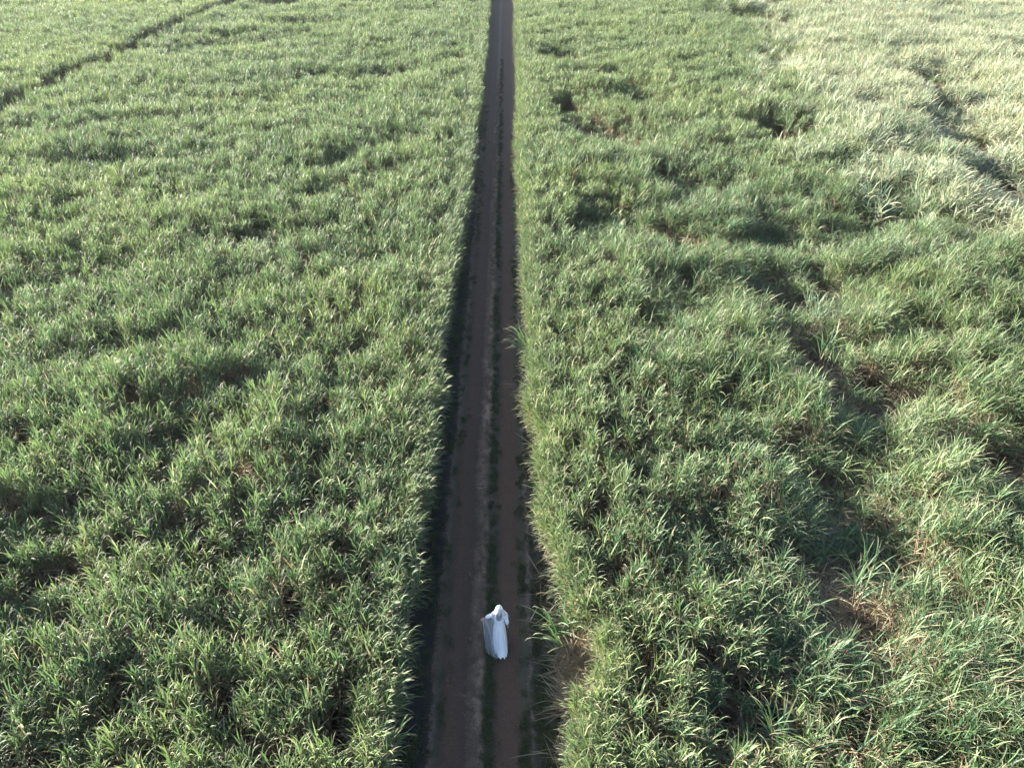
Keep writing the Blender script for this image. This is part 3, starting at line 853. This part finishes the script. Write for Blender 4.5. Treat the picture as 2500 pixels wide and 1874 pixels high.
zs = [1.43, 1.41, 1.39, 1.37, 1.35, 1.32, 1.28, 1.22, 1.17, 1.13, 1.115, 1.10, 1.06, 1.0, 0.92, 0.84, 0.76, 0.68, 0.6, 0.52, 0.44, 0.36, 0.29, 0.22, 0.16, 0.11, 0.07, 0.035, 0.012]
dress = rings('dress', [dress_row(z) for z in zs], M_DRESS, person, 160)
for sn in 'lr':
    a, b, c_ = [Vector(q) for q in ARM[sn][:3]]
    stop = 1.0 if sn == 'l' else 0.9
    pts = [a.lerp(b, u) for u in np.linspace(-0.1, 1, 7)] + [b.lerp(c_, u) for u in (0.2, 0.4)]
    rad = np.linspace(0.068, 0.050, len(pts))
    vv, ff = [], []
    n = 18
    for k, (pt, rr) in enumerate(zip(pts, rad)):
        d = (pts[min(k + 1, len(pts) - 1)] - pts[max(k - 1, 0)]).normalized()
        s1 = d.cross(Vector((0, 1, 0))).normalized(); s2 = d.cross(s1)
        for j in range(n):
            an = 2 * math.pi * j / n
            vv.append(pt + (s1 * math.cos(an) + s2 * math.sin(an)) * rr * (1 + 0.05 * math.sin(5 * an + k * 1.3)))
    for k in range(len(pts) - 1):
        for j in range(n): ff.append((k * n + j, k * n + (j + 1) % n, (k + 1) * n + (j + 1) % n, (k + 1) * n + j))
    mesh_from('sleeve', vv, ff, M_DRESS, parent=dress)


def hair_row(z, rx, ry, y):
    return lambda ph: (rx * np.cos(ph) * (1 + 0.03 * np.cos(9 * ph)), y + ry * np.sin(ph) * (1 + 0.03 * np.cos(7 * ph)), z + 0 * ph)


rings('hair', [hair_row(*q) for q in ((1.675, 0.004, 0.004, 0.0), (1.668, 0.04, 0.05, 0.0), (1.645, 0.07, 0.085, -0.003), (1.60, 0.086, 0.10, -0.012), (1.55, 0.088, 0.088, -0.03), (1.50, 0.085, 0.065, -0.05),
                                      (1.44, 0.085, 0.045, -0.065), (1.37, 0.085, 0.035, -0.085), (1.30, 0.075, 0.026, -0.10), (1.255, 0.05, 0.015, -0.105))], M_HAIR, person, 48)

# the veil: a hood over head and shoulders, then a sheet from back and arm down to the ground
nu, nv = 60, 44
U, Vv = np.meshgrid(np.linspace(0, 1, nu), np.linspace(0, 1, nv))
top = np.array([[0.02, -0.11, 1.31], [-0.10, -0.115, 1.35], [-0.17, -0.06, 1.40], [-0.235, 0.02, 1.30], [-0.31, 0.07, 1.235], [-0.41, 0.13, 1.07], [-0.475, 0.165, 0.955]])
bot = np.array([[-0.04, -0.50, 0.10], [-0.09, -0.50, 0.06], [-0.16, -0.46, 0.06], [-0.22, -0.42, 0.05], [-0.29, -0.36, 0.06], [-0.36, -0.30, 0.04], [-0.42, -0.24, 0.06]])
tk = np.linspace(0, 1, 7)
P0 = np.stack([np.interp(U, tk, top[:, i]) for i in range(3)], 2); P1 = np.stack([np.interp(U, tk, bot[:, i]) for i in range(3)], 2)
fv = Vv ** 1.0
P = P0 * (1 - fv[..., None]) + P1 * fv[..., None]
P[..., 1] -= 0.05 * np.sin(np.pi * Vv) * -1
rip = (0.02 * np.sin(U * 13 + 2.2 * Vv) + 0.012 * np.sin(U * 29 - 3 * Vv)) * Vv ** 0.6 * (0.1 + 1.3 * U ** 3)
P[..., 1] += rip; P[..., 0] += 0.5 * rip
edge_fold = np.exp(-((U - 0.93) / 0.05) ** 2) * Vv ** 0.4
P[..., 1] -= 0.06 * edge_fold
P[..., 2] = np.maximum(P[..., 2], 0.03)
i = (np.arange(nu - 1)[None] + nu * np.arange(nv - 1)[:, None]).ravel()
vf = np.stack([i, i + 1, i + 1 + nu, i + nu], 1)
n = 64
ph = np.linspace(0, 2 * np.pi, n, endpoint=False)
hv = []
for z, rx, ry, yc in ((1.705, 0.004, 0.004, 0.03), (1.69, 0.045, 0.05, 0.01), (1.66, 0.085, 0.095, 0.0), (1.60, 0.105, 0.118, -0.01), (1.53, 0.125, 0.125, -0.015), (1.47, 0.165, 0.13, -0.015), (1.42, 0.21, 0.135, -0.015), (1.36, 0.235, 0.14, -0.015), (1.30, 0.245, 0.145, -0.02)):
    q = np.clip((1.62 - z) / 0.3, 0, 1)
    fo = 1 + q * (0.05 * np.cos(9 * ph) + 0.03 * np.cos(17 * ph + 1))
    hv.append(np.stack([rx * np.cos(ph) * fo, yc + ry * np.sin(ph) * fo, z + 0.012 * q * np.cos(5 * ph)], 1))
hv = np.concatenate(hv)
j = np.arange(n)
hf_ = np.concatenate([np.stack([k * n + j, k * n + (j + 1) % n, (k + 1) * n + (j + 1) % n, (k + 1) * n + j], 1) for k in range(8)])
thick = np.concatenate([(0.30 * np.exp(-((U - 0.99) / 0.035) ** 2) + 0.16 * np.exp(-((U - 0.86 + 0.55 * Vv) / 0.05) ** 2) + 0.12 * np.exp(-((Vv - 1) / 0.05) ** 2)).ravel(), np.clip((hv[:, 2] - 1.48) * 2.2, 0.0, 0.32) + 0.12 * np.exp(-((hv[:, 2] - 1.38) / 0.07) ** 2)])
thick = np.stack([thick, thick, thick], 1)
vv = np.concatenate([P.reshape(-1, 3), hv]); ff = np.concatenate([vf, hf_ + nu * nv])
veil = mesh_from('veil', vv, ff, M_VEIL, parent=person, col=thick)
for u_, v_ in ((0.93, 0.03), (0.62, 0.35), (0.95, 0.45), (0.4, 0.15)):
    pt = P[int(v_ * (nv - 1)), int(u_ * (nu - 1))]
    bm = bmesh.new(); bmesh.ops.create_icosphere(bm, subdivisions=1, radius=0.011)
    bmesh.ops.scale(bm, vec=(1, 0.5, 1), verts=bm.verts)
    me = bpy.data.meshes.new('sequin'); bm.to_mesh(me); bm.free(); me.materials.append(M_SEQUIN)
    o = bpy.data.objects.new('sequin', me); COL.objects.link(o); o.parent = veil; o.location = (pt[0], pt[1] - 0.008, pt[2])


# ------------------------------------------------------------------ thin morning haze over the fields
bm = bmesh.new(); bmesh.ops.create_cube(bm, size=1.0)
bmesh.ops.scale(bm, vec=(560, 520, 23), verts=bm.verts); bmesh.ops.translate(bm, vec=(0, 180, 10.4), verts=bm.verts)
me = bpy.data.meshes.new('haze'); bm.to_mesh(me); bm.free()
hz = bpy.data.objects.new('haze', me); COL.objects.link(hz)
tag(hz, 'thin pale haze over the fields', 'haze', kind='stuff')
M_HAZE = bpy.data.materials.new('haze_air'); M_HAZE.use_nodes = True
t = M_HAZE.node_tree
for n_ in list(t.nodes):
    if n_.type == 'BSDF_PRINCIPLED': t.nodes.remove(n_)
pv = t.nodes.new('ShaderNodeVolumePrincipled')
pv.inputs['Color'].default_value = (0.93, 0.96, 1.0, 1)
pv.inputs['Density'].default_value = 0.00006
pv.inputs['Anisotropy'].default_value = 0.4
t.links.new(pv.outputs[0], t.nodes['Material Output'].inputs['Volume'])
me.materials.append(M_HAZE)
